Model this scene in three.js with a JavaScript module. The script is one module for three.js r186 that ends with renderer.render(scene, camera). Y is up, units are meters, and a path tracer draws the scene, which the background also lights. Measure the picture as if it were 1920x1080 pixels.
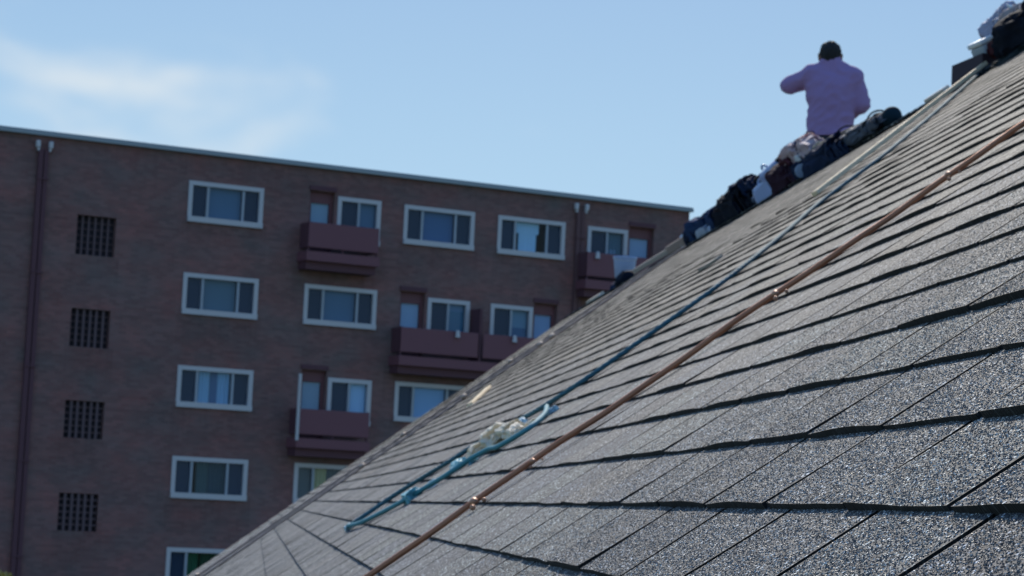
import * as THREE from 'three';
import { mergeGeometries, mergeVertices, toCreasedNormals } from 'three/addons/utils/BufferGeometryUtils.js';
import { RoundedBoxGeometry } from 'three/addons/geometries/RoundedBoxGeometry.js';
import { MarchingCubes } from 'three/addons/objects/MarchingCubes.js';
import { ImprovedNoise } from 'three/addons/math/ImprovedNoise.js';

// ------------------------------------------------------------------ camera, sky, sun, exposure
const scene = new THREE.Scene();
const camera = new THREE.PerspectiveCamera(2 * Math.atan(540 / 4506.14) * 180 / Math.PI, 16 / 9, 0.1, 6000);
camera.rotation.set(0.093168, 0, 0.048686);
camera.focus = 1.95;
camera.userData.fStop = 33;
scene.add(camera);

const renderer = new THREE.WebGLRenderer({ antialias: true });
renderer.toneMapping = THREE.LinearToneMapping;
renderer.toneMappingExposure = 1.0;
renderer.shadowMap.enabled = true;

const sunAz = 3.7 * Math.PI / 180, sunEl = 38 * Math.PI / 180;
const sunDir = new THREE.Vector3(Math.sin(sunAz) * Math.cos(sunEl), Math.sin(sunEl), -Math.cos(sunAz) * Math.cos(sunEl));
const sun = new THREE.DirectionalLight(new THREE.Color(1, 0.93, 0.82), 4.6);
sun.position.copy(sunDir).multiplyScalar(120).add(new THREE.Vector3(0, 0, -40));
sun.target.position.set(0, 0, -40);
sun.castShadow = true;
sun.shadow.mapSize.set(2048, 2048);
Object.assign(sun.shadow.camera, { left: -60, right: 60, top: 60, bottom: -60, near: 1, far: 300 });
scene.add(sun, sun.target);

let seed = 12345;
function rnd() { seed = (seed * 1664525 + 1013904223) >>> 0; return seed / 4294967296; }
const rr = (a, b) => a + (b - a) * rnd();
const perlin = new ImprovedNoise();
const sstep = (a, b, x) => { const t = Math.min(1, Math.max(0, (x - a) / (b - a))); return t * t * (3 - 2 * t); };
const lerp = (a, b, t) => a + (b - a) * t;
function fbm(x, y, z, oct = 4) { let s = 0, a = 0.5; for (let i = 0; i < oct; i++) { s += a * perlin.noise(x, y, z); x *= 2.03; y *= 2.03; z *= 2.03; a *= 0.5; } return s; }

{ // the sky: clear blue, pale towards the horizon, thin wisps of cirrus
  const W = 2048, H = 1024, data = new Float32Array(W * H * 4), d = new THREE.Vector3();
  for (let j = 0; j < H; j++) for (let i = 0; i < W; i++) {
    const el = ((j + 0.5) / H - 0.5) * Math.PI, th = ((i + 0.5) / W - 0.5) * 2 * Math.PI;
    d.set(Math.cos(el) * Math.cos(th), Math.sin(el), Math.cos(el) * Math.sin(th));
    const y = Math.max(0, d.y);
    const t1 = sstep(0.05, 0.30, y), t2 = sstep(0.15, 0.9, y);
    let r = lerp(lerp(0.45, 0.235, t1), 0.085, t2), g = lerp(lerp(0.68, 0.43, t1), 0.22, t2), b = lerp(lerp(0.87, 0.72, t1), 0.52, t2);
    const c = d.dot(sunDir), gl = 0.42 * Math.pow(Math.max(0, c), 24) + 0.10 * Math.pow(Math.max(0, c), 5) + 0.9 * Math.pow(Math.max(0, c), 300);
    r += gl * 0.78; g += gl * 0.66; b += gl * 0.52;
    if (d.y > 0.01) {                                               // cirrus on a plane high above
      const k = 1 / (d.y + 0.06), px = d.x * k, pz = d.z * k;
      const az = Math.atan2(d.x, -d.z);
      const qx = az * 9, qy = d.y * 26;                                // streaks drawn out by the wind
      const warp = fbm(qx * 0.7 + 7, qy * 0.5, 3.1, 3);
      const st = fbm(qx * 1.5 + warp * 1.6 + 2.2, qy * 1.0 + qx * 0.35 + warp * 1.2, 0.7, 6), veil = fbm(px * 0.5, pz * 0.4, 9.2, 3);
      const side = sstep(0.02, -0.16, Math.max(az, -0.4 - az)), bank = side * sstep(0.225, 0.15, d.y) * 0.26 - 0.55 * (1 - side);   // more of it low towards the left
      let w = sstep(0.02, 0.70, st * 1.15 + bank + 0.15 * veil + 0.07) * 0.62 * sstep(0.02, 0.10, d.y);
      w *= Math.max(0.25, 0.8 + 2.1 * fbm(qx * 2.6 + warp * 2.5, qy * 2.2 + qx * 0.9, 4.4, 4));
      r = lerp(r, 0.72, w); g = lerp(g, 0.80, w); b = lerp(b, 0.86, w);
    }
    if (d.y < 0) { const t = sstep(0, -0.08, d.y); r = lerp(r, 0.10, t); g = lerp(g, 0.10, t); b = lerp(b, 0.09, t); }
    const o = (j * W + i) * 4; data[o] = r; data[o + 1] = g; data[o + 2] = b; data[o + 3] = 1;
  }
  const tex = new THREE.DataTexture(data, W, H, THREE.RGBAFormat, THREE.FloatType);
  tex.mapping = THREE.EquirectangularReflectionMapping; tex.magFilter = tex.minFilter = THREE.LinearFilter; tex.wrapS = THREE.RepeatWrapping; tex.needsUpdate = true;
  scene.background = tex; scene.environment = tex;
}

// ------------------------------------------------------------------ helpers
const lin = (r, g, b) => new THREE.Color().setRGB(r, g, b);
const std = (r, g, b, rough = 0.8, metal = 0, more = {}) => new THREE.MeshStandardMaterial({ color: lin(r, g, b), roughness: rough, metalness: metal, ...more });
function tex8(w, h, fn, srgb = true) {                               // fn(i, j) -> [r, g, b] in 0..1 (linear values are converted for colour maps)
  const a = new Uint8Array(w * h * 4), enc = v => srgb ? (v <= 0.0031308 ? v * 12.92 : 1.055 * Math.pow(v, 1 / 2.4) - 0.055) : v;
  for (let j = 0; j < h; j++) for (let i = 0; i < w; i++) { const c = fn(i, j), o = (j * w + i) * 4; for (let k = 0; k < 3; k++) a[o + k] = Math.max(0, Math.min(255, Math.round(255 * enc(Math.max(0, c[k]))))); a[o + 3] = 255; }
  const t = new THREE.DataTexture(a, w, h, THREE.RGBAFormat); t.wrapS = t.wrapT = THREE.RepeatWrapping; t.magFilter = THREE.LinearFilter; t.minFilter = THREE.LinearMipmapLinearFilter; t.generateMipmaps = true;
  if (srgb) t.colorSpace = THREE.SRGBColorSpace; t.needsUpdate = true; return t;
}
const counts = {};
function numbered(name) { const n = counts[name] = (counts[name] ?? -1) + 1; return n ? name + '_' + String(n).padStart(3, '0') : name; }
function shadow(m) { m.castShadow = m.receiveShadow = true; return m; }
function tag(o, label, category, group) { o.userData.label = label; o.userData.category = category; if (group) o.userData.group = group; return o; }
function thing(name, label, category, group) { const o = new THREE.Group(); o.name = numbered(name); scene.add(o); return tag(o, label, category, group); }
function part(name, geo, mat, parent, label) { const m = shadow(new THREE.Mesh(geo, mat)); m.name = name; parent.add(m); if (label) m.userData.label = label; return m; }
function single(name, geo, mat, label, category, group) { const m = shadow(new THREE.Mesh(geo, mat)); m.name = numbered(name); scene.add(m); return tag(m, label, category, group); }
const clean = g => { const h = g.index ? g.toNonIndexed() : g; for (const k of Object.keys(h.attributes)) if (!['position', 'normal', 'uv'].includes(k)) h.deleteAttribute(k); return h; };
const merge = list => mergeGeometries(list.map(clean));
function box(w, h, d, x = 0, y = 0, z = 0) { return new THREE.BoxGeometry(w, h, d).translate(x, y, z); }
function rbox(w, h, d, r, x = 0, y = 0, z = 0) { return new RoundedBoxGeometry(w, h, d, 2, r).translate(x, y, z); }
function noisy(geo, amp, freq, off = 0) {                             // crumple a closed shape
  let g = geo.clone(); g.deleteAttribute('normal'); const uv = g.getAttribute('uv'); g.deleteAttribute('uv'); g = mergeVertices(g, 1e-5);
  const p = g.attributes.position; g.computeVertexNormals(); const n = g.attributes.normal;
  for (let i = 0; i < p.count; i++) {
    const x = p.getX(i), y = p.getY(i), z = p.getZ(i), a = amp * (fbm(x * freq + off, y * freq + off * 1.7, z * freq, 3) * 1.6);
    p.setXYZ(i, x + n.getX(i) * a, y + n.getY(i) * a, z + n.getZ(i) * a);
  }
  g.computeVertexNormals();
  const u = new Float32Array(p.count * 2); for (let i = 0; i < p.count; i++) { u[2 * i] = p.getX(i) + p.getZ(i); u[2 * i + 1] = p.getY(i); }
  g.setAttribute('uv', new THREE.BufferAttribute(u, 2)); return g;
}

// ------------------------------------------------------------------ ground
const GY = -10.5;
{
  const grassTex = tex8(512, 512, (i, j) => { const n = fbm(i / 40, j / 40, 1, 4), q = rnd(); return [0.055 + 0.03 * n + 0.02 * q, 0.075 + 0.03 * n + 0.025 * q, 0.03 + 0.01 * q]; });
  grassTex.repeat.set(900, 900);
  const gr = shadow(new THREE.Mesh(new THREE.PlaneGeometry(5000, 5000).rotateX(-Math.PI / 2).translate(0, GY, 0), new THREE.MeshStandardMaterial({ map: grassTex, roughness: 1 })));
  gr.name = 'ground'; gr.userData.kind = 'structure'; gr.userData.label = 'lawn between the two buildings'; scene.add(gr);
}

// ------------------------------------------------------------------ the apartment building across the lawn
const FA = 0.478118, facN = new THREE.Vector3(Math.sin(FA), 0, Math.cos(FA));
const apt = thing('apartment_building', 'brown brick apartment block with white framed windows and maroon balconies behind the shingle roof', 'apartment building');
apt.position.set(0, GY, -80); apt.rotation.y = FA;
const Y0 = -GY;                                                       // façade heights below are measured from the eye
{
  const W = 2048, H = 2048, mx = 36, my = 24;                         // metres that the brick map covers
  const rowH = 0.0857, brW = 0.24, colr = new Map();
  const SILLS = []; for (const y0 of [8.58, 5.68, 2.78, -0.04]) SILLS.push([-11.56, -9.05, y0]); for (const y0 of [8.58, 2.78]) SILLS.push([-4.11, -1.53, y0]); SILLS.push([-0.65, 1.91, 8.58], [-7.47, -4.93, 5.68], [-15.07, -13.83, 7.2], [-15.07, -13.83, 4.4], [-15.07, -13.83, 1.6], [-15.07, -13.83, -1.2], [-7.8, -5.2, 7.5], [-4.4, 1.3, 4.4], [-7.8, -5.2, 1.6], [-26, 6.8, 10.75]);
  const brickTex = tex8(W, H, (i, j) => {
    const x = i / W * mx, y = j / H * my, row = Math.floor(y / rowH), xo = x + (row % 2) * brW / 2, col = Math.floor(xo / brW), key = row * 4096 + col;
    let c = colr.get(key);
    if (!c) {
      const big = fbm(x * 0.35, y * 0.9, 2.3, 4), red = fbm(x * 0.9 + 40, y * 1.2, 5.1, 3), q = rnd(), k = 0.95 + 0.24 * big + 0.26 * (q - 0.5);
      c = [0.214 * k * (1 + 0.45 * red), 0.116 * k * (1 - 0.10 * red), 0.112 * k * (1 - 0.15 * red)];
      colr.set(key, c);
    }
    const X = (i / W - 0.6) * mx, Yb = (j / H - 0.45) * my;
    let st = 1;                                                      // rain streaks below the sills and slab lines
    for (const [a, b, y0] of SILLS) if (X > a - 0.15 && X < b + 0.15 && Yb < y0 && Yb > y0 - 1.5) st *= 1 - 0.22 * (1 - (y0 - Yb) / 1.5) * (0.4 + 0.9 * Math.abs(perlin.noise(X * 5, 3.3, Yb * 0.4)));
    const sl = ((Yb + 0.35) % 2.86 + 2.86) % 2.86; if (sl < 0.09) st *= 0.9;
    if (st < 1) { c = c.map(v => v * st); }
    const my_ = (y / rowH) % 1, mx_ = (xo / brW) % 1;
    if (my_ < 0.12 || mx_ < 0.05) return [c[0] * 0.5 + 0.07, c[1] * 0.5 + 0.066, c[2] * 0.5 + 0.062];
    return c;
  });
  brickTex.repeat.set(1 / mx, 1 / my); brickTex.offset.set(0.6, 0.45);
  const brick = new THREE.MeshStandardMaterial({ map: brickTex, roughness: 0.95 });
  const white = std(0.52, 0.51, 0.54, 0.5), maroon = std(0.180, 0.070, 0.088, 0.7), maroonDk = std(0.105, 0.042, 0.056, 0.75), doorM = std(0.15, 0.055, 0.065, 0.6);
  const roomM = std(0.10, 0.11, 0.13, 1), steel = std(0.28, 0.32, 0.35, 0.5, 0.1), holeM = std(0.035, 0.03, 0.04, 1), latM = std(0.12, 0.08, 0.09, 0.9);
  const glass = new THREE.MeshPhysicalMaterial({ color: lin(0.74, 0.85, 0.95), transmission: 1, thickness: 0, roughness: 0.03, ior: 1.3, side: THREE.DoubleSide });
  const screenM = std(0.022, 0.042, 0.075, 0.9);
  const mullM = std(0.34, 0.38, 0.44, 0.5);
  const openings = [];                                               // [x0, x1, y0, y1]
  const Z = 0;                                                       // the outer face of the brickwork
  const pw = (a, b) => a + (b - a);
  // three-light and two-light windows
  function windowAt(xl, xr, yt, yb, lights, o = {}) {
    openings.push([xl + 0.03, xr - 0.03, yb + 0.03, yt - 0.03]);
    const w = xr - xl, h = yt - yb, f = 0.135, fb = 0.17, cx = (xl + xr) / 2, zf = Z - 0.03, dp = 0.14;
    const parts = [box(w, f, dp, cx, yt - f / 2, zf), box(w, fb, dp + 0.05, cx, yb + fb / 2, zf + 0.025), box(f, h - f - fb, dp, xl + f / 2, (yt - f + yb + fb) / 2, zf), box(f, h - f - fb, dp, xr - f / 2, (yt - f + yb + fb) / 2, zf)];
    const win = part('window', merge(parts), white, apt); win.position.y = Y0;
    const ya = yb + fb, yc = yt - f, ih = yc - ya, x0 = xl + f, x1 = xr - f, m = 0.075;
    let cuts = lights === 3 ? [0.235, 0.765] : [0.5], xs = [x0, ...cuts.map(c => x0 + (x1 - x0) * c), x1];
    for (let i = 1; i < xs.length - 1; i++) part('mullion', box(m, ih - 0.006, 0.08, xs[i], (ya + yc) / 2, zf - 0.01), mullM, win);
    for (let i = 0; i < xs.length - 1; i++) {
      const a = xs[i] + (i ? m / 2 : 0) + 0.002, b = xs[i + 1] - (i < xs.length - 2 ? m / 2 : 0) - 0.002;
      part('pane', new THREE.PlaneGeometry(b - a, ih - 0.006).translate((a + b) / 2, (ya + yc) / 2, zf - 0.035), glass, win);
      const side = lights === 3 ? i !== 1 : i === 0;
      if (side && !o.noScreen) part('insect_screen', box(b - a, ih - 0.006, 0.004, (a + b) / 2, (ya + yc) / 2, zf - 0.056), screenM, win);
      const cu = o.cover && o.cover[i];
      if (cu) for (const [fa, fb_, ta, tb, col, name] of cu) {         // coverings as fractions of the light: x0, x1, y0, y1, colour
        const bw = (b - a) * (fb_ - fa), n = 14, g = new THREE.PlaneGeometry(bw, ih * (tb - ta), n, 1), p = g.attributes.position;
        for (let k = 0; k < p.count; k++) p.setZ(k, name === 'sky_tint_blind' ? 0 : 0.022 * Math.sin(p.getX(k) * 46 + xl));
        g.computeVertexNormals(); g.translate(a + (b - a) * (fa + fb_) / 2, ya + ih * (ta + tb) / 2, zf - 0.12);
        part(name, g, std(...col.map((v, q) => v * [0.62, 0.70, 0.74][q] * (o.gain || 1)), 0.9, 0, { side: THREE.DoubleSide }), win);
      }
    }
    const rw = w - 0.06, rh = h - 0.06, rd = 1.6, room = new THREE.BoxGeometry(rw, rh, rd).translate(cx, (yt + yb) / 2, Z - 0.31 - rd / 2);
    const idx = room.index.array, keep = []; for (let t = 0; t < idx.length; t += 6) if (t / 6 !== 4) for (let q = 0; q < 6; q++) keep.push(idx[t + q]); room.setIndex(keep);
    part('room', room, std(...(o.room || [0.10, 0.12, 0.15]), 1, 0, { side: THREE.DoubleSide }), win);
    return win;
  }
  const sky_tint_blind = c => [[0, 1, 0, 1, c, 'sky_tint_blind']];  // sky reflection in the glass put into the sheet colour; real blinds share it
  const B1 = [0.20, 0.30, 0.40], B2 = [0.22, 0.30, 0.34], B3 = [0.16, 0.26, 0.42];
  const T = [9.87, 6.97, 4.07, 1.25, -1.57], HB = 1.29;
  windowAt(-11.56, -9.05, T[0], T[0] - HB, 3, { cover: [0, sky_tint_blind(B1), 0] });
  windowAt(-4.11, -1.53, T[0], T[0] - HB, 3, { cover: [0, sky_tint_blind(B3), 0] });
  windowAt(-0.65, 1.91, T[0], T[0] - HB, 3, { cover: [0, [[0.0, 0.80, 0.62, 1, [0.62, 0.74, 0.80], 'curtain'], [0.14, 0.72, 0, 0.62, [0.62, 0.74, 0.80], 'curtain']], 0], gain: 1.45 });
  windowAt(-11.56, -9.05, T[1], T[1] - HB, 3, { cover: [0, sky_tint_blind(B2), 0] });
  windowAt(-7.47, -4.93, T[1], T[1] - HB, 3, { cover: [0, sky_tint_blind(B1), 0] });
  windowAt(-11.56, -9.05, T[2], T[2] - HB, 3, { cover: [0, [[0, 0.40, 0, 1, [0.40, 0.52, 0.60], 'curtain'], [0.62, 1, 0, 1, [0.38, 0.50, 0.60], 'curtain'], [0.40, 0.62, 0, 1, [0.13, 0.18, 0.26], 'sky_tint_blind']], 0], gain: 1.5 });
  windowAt(-4.11, -1.53, T[2], T[2] - HB, 3, { cover: [0, sky_tint_blind([0.42, 0.56, 0.74]), 0], gain: 1.3 });
  windowAt(-11.56, -9.05, T[3], T[3] - HB, 3, { cover: [0, [[0.15, 0.5, 0, 1, [0.12, 0.17, 0.15], 'curtain'], [0.5, 1, 0, 1, [0.07, 0.11, 0.12], 'curtain']], 0], room: [0.08, 0.10, 0.09] });
  windowAt(-7.47, -4.93, T[3], T[3] - HB, 3, { noScreen: true, cover: [sky_tint_blind([0.16, 0.14, 0.12]), [[0.0, 0.42, 0, 1, [0.55, 0.40, 0.18], 'curtain'], [0.42, 1, 0, 1, [0.14, 0.12, 0.10], 'curtain']], 0], gain: 1.7 });
  windowAt(-11.56, -9.05, T[4], T[4] - HB, 3, { cover: [0, [[0, 0.36, 0, 1, [0.03, 0.16, 0.06], 'curtain'], [0.42, 1, 0, 1, [0.015, 0.08, 0.03], 'curtain']], 0] });
  windowAt(-6.48, -4.95, 9.89, 8.40, 2, { cover: [0, sky_tint_blind(B1)] });
  windowAt(-6.48, -4.95, 4.03, 2.55, 2, { cover: [0, sky_tint_blind([0.55, 0.66, 0.78])], gain: 1.5 });
  windowAt(-3.09, -1.55, 6.89, 5.42, 2, { cover: [0, [[0, 1, 0.8, 1, [0.30, 0.42, 0.56], 'sky_tint_blind'], [0, 1, 0, 0.8, [0.22, 0.36, 0.44], 'sky_tint_blind']]] });
  windowAt(-0.77, 0.82, 6.89, 5.42, 2, { cover: [[[0, 1, 0.6, 1, [0.10, 0.14, 0.17], 'sky_tint_blind']], [[0, 1, 0.5, 1, [0.34, 0.48, 0.56], 'sky_tint_blind'], [0, 1, 0, 0.5, [0.16, 0.26, 0.38], 'sky_tint_blind']]] });
  windowAt(2.79, 4.36, 9.84, 8.40, 2, { cover: [[[0, 1, 0, 0.45, [0.10, 0.16, 0.16], 'sky_tint_blind']], [[0.05, 0.6, 0, 0.5, [0.46, 0.56, 0.68], 'sky_tint_blind'], [0, 1, 0, 1, [0.16, 0.26, 0.30], 'curtain']]] });
  // balcony doors: maroon leaf with one large light
  function door(xl, xr, yt, yb, col) {
    openings.push([xl - 0.12, xr + 0.12, yb, yt + 0.36]);
    const cx = (xl + xr) / 2, w = xr - xl, z = Z - 0.2;
    const d = part('balcony_door', merge([box(0.115, yt + 0.36 - yb - 0.01, 0.06, xl - 0.058, (yt + 0.36 + yb) / 2, z), box(0.115, yt + 0.36 - yb - 0.01, 0.06, xr + 0.058, (yt + 0.36 + yb) / 2, z), box(w, 0.355, 0.06, cx, yt + 0.178, z), box(w, 0.9, 0.06, cx, yb + 0.46, z)]), doorM, apt); d.position.y = Y0;
    part('pane', new THREE.PlaneGeometry(w, yt - yb - 0.915).translate(cx, (yt + yb + 0.91) / 2, z), glass, d);
    part('sky_tint_blind', new THREE.PlaneGeometry(w, yt - yb - 0.915).translate(cx, (yt + yb + 0.91) / 2, z - 0.05), std(...col, 0.9, 0, { side: THREE.DoubleSide }), d);
    part('door_head', box(w + 0.3, 0.14, 0.06, cx, yt + 0.46, Z + 0.024), maroonDk, d);
  }
  door(-7.33, -6.70, 9.62, 7.75, [0.40, 0.50, 0.56]);
  door(-7.28, -6.65, 3.86, 1.85, [0.38, 0.46, 0.52]);
  door(-3.96, -3.30, 6.66, 4.75, [0.42, 0.52, 0.64]);
  door(0.99, 1.64, 6.68, 4.75, [0.34, 0.44, 0.62]);
  door(4.55, 5.30, 9.62, 7.75, [0.42, 0.50, 0.62]);
  // latticed vent openings
  const ventY = [[7.22, 8.44], [4.40, 5.57], [1.62, 2.76], [-1.19, -0.05]];
  ventY.forEach(([yb, yt], k) => {
    const xl = -15.07, xr = -13.83; openings.push([xl, xr, yb, yt]);
    const v = part('vent_opening', box(xr - xl - 0.004, yt - yb - 0.004, 0.02, (xl + xr) / 2, (yt + yb) / 2, Z - 0.24), holeM, apt); v.position.y = Y0;
    const nB = 6, cw = (xr - xl) / nB, ch = (yt - yb) / 6, th = [0.06, 0.075, 0.08, 0.085][k];
    for (let i = 1; i < nB; i++) part('bar', box(th, yt - yb - 0.01, 0.05, xl + i * cw + rr(-0.01, 0.01), (yt + yb) / 2, Z - [0.13, 0.09, 0.07, 0.05][k]), latM, v);
    const hg = []; for (let j = 1; j < 6; j++) hg.push(box(xr - xl - 0.01, [0.03, 0.035, 0.045, 0.06][k], 0.03, (xl + xr) / 2, yb + j * ch, Z - [0.17, 0.15, 0.115, 0.10][k]));
    part('cross_bars', merge(hg), latM, v);
  });
  // the brick front with its openings, and the body behind it
  const X0 = -26, X1 = 6.82, top = 10.72;
  const sh = new THREE.Shape(); sh.moveTo(X0, GY + 0.02); sh.lineTo(X1, GY + 0.02); sh.lineTo(X1, top); sh.lineTo(X0, top); sh.closePath();
  for (const [a, b, c, d] of openings) { const h = new THREE.Path(); h.moveTo(a, c); h.lineTo(a, d); h.lineTo(b, d); h.lineTo(b, c); h.closePath(); sh.holes.push(h); }
  const front = new THREE.ExtrudeGeometry(sh, { depth: 0.3, bevelEnabled: false }).translate(0, 0, Z - 0.3);
  const wall = part('wall', front, brick, apt); wall.position.y = Y0;
  const bodyH = top - GY - 0.05, bx = [box(0.3, bodyH, 13.6, X0 + 0.15, bodyH / 2, -7.2), box(0.3, bodyH, 13.6, X1 - 0.15, bodyH / 2, -7.2), box(X1 - X0, bodyH, 0.3, (X0 + X1) / 2, bodyH / 2, -14.2)];
  part('side_walls', merge(bx), brick, apt);
  part('flat_roof', box(X1 - X0 - 0.62, 0.2, 13.6, (X0 + X1) / 2, Y0 + top - 0.5, -7.15), std(0.12, 0.12, 0.12, 0.95), apt);
  const cop = [box(X1 - X0 + 0.16, 0.10, 0.5, (X0 + X1) / 2, Y0 + top + 0.052, -0.10), box(X1 - X0 + 0.16, 0.055, 0.42, (X0 + X1) / 2, Y0 + top + 0.13, -0.12)];
  part('coping', merge(cop), steel, apt);
  part('side_annex', box(0.7, 19, 7, X1 + 0.36, 9.5 + (Y0 + 10.25 - 19), -6), std(0.30, 0.33, 0.36, 0.8), apt);
  // downspouts with their pale outlet boxes
  for (const x of [-16.28, 2.46]) {
    const g = [box(0.15, 20.4, 0.12, x - 0.09, Y0 + 10.3 - 10.2, 0.075), box(0.13, 20.4, 0.10, x + 0.085, Y0 + 10.3 - 10.2, 0.065)];
    for (let k = 0; k < 7; k++) g.push(box(0.36, 0.05, 0.14, x, Y0 + 9.4 - k * 2.85, 0.09));
    const d = part('downspout', merge(g), x > 0 ? std(0.13, 0.065, 0.07, 0.8) : maroonDk, apt);
    for (const s of [-0.2, 0.2]) part('outlet', merge([rbox(0.13, 0.22, 0.16, 0.03, x + s, Y0 + 10.45, 0.10), box(0.07, 0.10, 0.1, x + s * 0.9, Y0 + 10.30, 0.09)]), white, d);
  }
  // balconies
  function balcony(xl, xr, ytop, o = {}) {
    const p = 0.75, cx = (xl + xr) / 2, w = xr - xl, b = part('balcony', box(w + 0.1, 0.3, p + 0.06, cx, ytop - 1.08, p / 2 + 0.036), maroon, apt); b.position.y = Y0;
    const segs = o.split ? [[xl, o.split - 0.09], [o.split + 0.09, xr]] : [[xl, xr]];
    for (const [a, c] of segs) part('front_panel', rbox(c - a, 0.80, 0.05, 0.012, (a + c) / 2, ytop - 0.40, p), maroon, b);
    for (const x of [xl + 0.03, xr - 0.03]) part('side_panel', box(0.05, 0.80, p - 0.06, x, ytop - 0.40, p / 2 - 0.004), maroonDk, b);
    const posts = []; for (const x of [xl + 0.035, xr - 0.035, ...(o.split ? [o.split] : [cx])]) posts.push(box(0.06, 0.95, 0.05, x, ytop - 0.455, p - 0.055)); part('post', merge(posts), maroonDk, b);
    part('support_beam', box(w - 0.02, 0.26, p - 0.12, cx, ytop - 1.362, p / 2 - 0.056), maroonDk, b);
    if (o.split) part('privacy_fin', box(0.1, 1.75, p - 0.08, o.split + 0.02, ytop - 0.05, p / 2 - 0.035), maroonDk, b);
    if (o.pole) part('corner_pole', new THREE.CylinderGeometry(0.055, 0.055, 2.1, 10).translate(xl - 0.03, ytop + 0.04, p + 0.05), white, b, 'white pole at the balcony corner');
    for (const x of o.lamps || []) part('lantern', merge([new THREE.CylinderGeometry(0.07, 0.09, 0.16, 8).translate(x, ytop - 0.12, p + 0.1), new THREE.SphereGeometry(0.07, 8, 6).translate(x, ytop - 0.03, p + 0.1)]), white, b);
    return b;
  }
  balcony(-7.74, -5.30, 8.88);
  balcony(-4.34, 1.30, 5.80, { split: -1.45, lamps: [-2.35, -0.25] });
  balcony(-7.74, -5.30, 2.95, { pole: true });
  balcony(2.40, 5.40, 8.86, { lamps: [2.75] });
}

// ------------------------------------------------------------------ the house with the shingle roof
const VA = -0.101576, P = 0.648924, HH = 0.304562, E = 0.143, TW = 0.333, U0 = 0.428849, V0 = 1.78215, UR = 4.62, DR = 30.3, UE = -2.1, DN = -1.2;
const cD = new THREE.Vector3(Math.sin(VA), 0, -Math.cos(VA)), rD = new THREE.Vector3(Math.cos(VA), 0, Math.sin(VA));
const sD = rD.clone().multiplyScalar(Math.cos(P)).add(new THREE.Vector3(0, Math.sin(P), 0)), nD = rD.clone().multiplyScalar(-Math.sin(P)).add(new THREE.Vector3(0, Math.cos(P), 0));
const roofQ = new THREE.Quaternion().setFromRotationMatrix(new THREE.Matrix4().makeBasis(cD, nD, sD));
const R = (u, d, n = 0) => cD.clone().multiplyScalar(d).addScaledVector(sD, u).addScaledVector(nD, n - HH);
const toScreen = v => { const q = v.clone().project(camera); return [960 + 960 * q.x, 540 - 540 * q.y]; };
camera.updateMatrixWorld(); camera.updateProjectionMatrix();

const house = thing('house', 'house with a long dark grey asphalt shingle roof in front of the apartment block', 'house');
const houseBase = R(0, 15); houseBase.y = GY; house.position.copy(houseBase);
// granule texture: 1024 px over 0.64 m
let granMap, granBump;
{
  const N = 1024, hgt = new Float32Array(N * N), col = new Float32Array(N * N * 3);
  const wrap = (i) => (i + N) % N;
  for (let k = 0; k < N * N; k++) { hgt[k] = 0.25; const q = 0.042; col[3 * k] = q; col[3 * k + 1] = q; col[3 * k + 2] = q * 1.06; }
  const G = 46000;
  for (let k = 0; k < G; k++) {
    const x = rnd() * N, y = rnd() * N, ra = rr(1.3, 3.6), h = rr(0.45, 1), t = rnd();
    let c = t < 0.46 ? [0.050, 0.052, 0.060] : t < 0.62 ? [0.115, 0.112, 0.106] : t < 0.73 ? [0.27, 0.26, 0.24] : t < 0.895 ? [0.010, 0.011, 0.016] : [0.92, 0.92, 0.90];
    const v = rr(0.75, 1.25), R1 = Math.ceil(ra);
    for (let j = -R1; j <= R1; j++) for (let i = -R1; i <= R1; i++) {
      const d2 = Math.hypot(i + Math.floor(x) - x, j + Math.floor(y) - y) / ra; if (d2 > 1) continue;
      const o = wrap(Math.floor(y) + j) * N + wrap(Math.floor(x) + i), hh = h * (1 - 0.55 * d2 * d2);
      if (hh > hgt[o]) { hgt[o] = hh; col[3 * o] = c[0] * v; col[3 * o + 1] = c[1] * v; col[3 * o + 2] = c[2] * v; }
    }
  }
  granMap = tex8(N, N, (i, j) => { const o = j * N + i, b = 1 + 1.1 * fbm(i / N * 9, j / N * 5, 0, 4) * Math.sin(Math.PI * i / N) * Math.sin(Math.PI * j / N); const q = 1.22 * b; return [col[3 * o] * q, col[3 * o + 1] * q, col[3 * o + 2] * q]; });
  granBump = tex8(N, N, (i, j) => { const v = hgt[j * N + i]; return [v, v, v]; }, false);
  for (const t of [granMap, granBump]) t.repeat.set(1 / 0.64, 1 / 0.64);
}
const GAIN = 1.0;
const shingleMat = (k, r = 1, b = 1, more = {}) => new THREE.MeshStandardMaterial({ map: granMap, bumpMap: granBump, bumpScale: 0.0011, roughness: 0.82, vertexColors: true, color: lin(Math.min(1, k * r * GAIN), k * GAIN, Math.min(1, k * b * GAIN)), ...more });
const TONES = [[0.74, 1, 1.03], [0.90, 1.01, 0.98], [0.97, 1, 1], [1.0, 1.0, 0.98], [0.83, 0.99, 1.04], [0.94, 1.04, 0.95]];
const LIGHT_TINT = [[0.91, 1.10], [0.99, 1.01], [1.07, 0.90]];               // sky-cool to sun-warm tint put into the colour, low courses to high
const shingleMats = LIGHT_TINT.map(([r2, b2]) => TONES.map(([k, r, b]) => shingleMat(k, r * r2, b * b2)));
const lightTintAt = u => Math.min(2, Math.max(0, Math.floor((u + rr(-0.35, 0.35)) / 0.75)));

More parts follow.
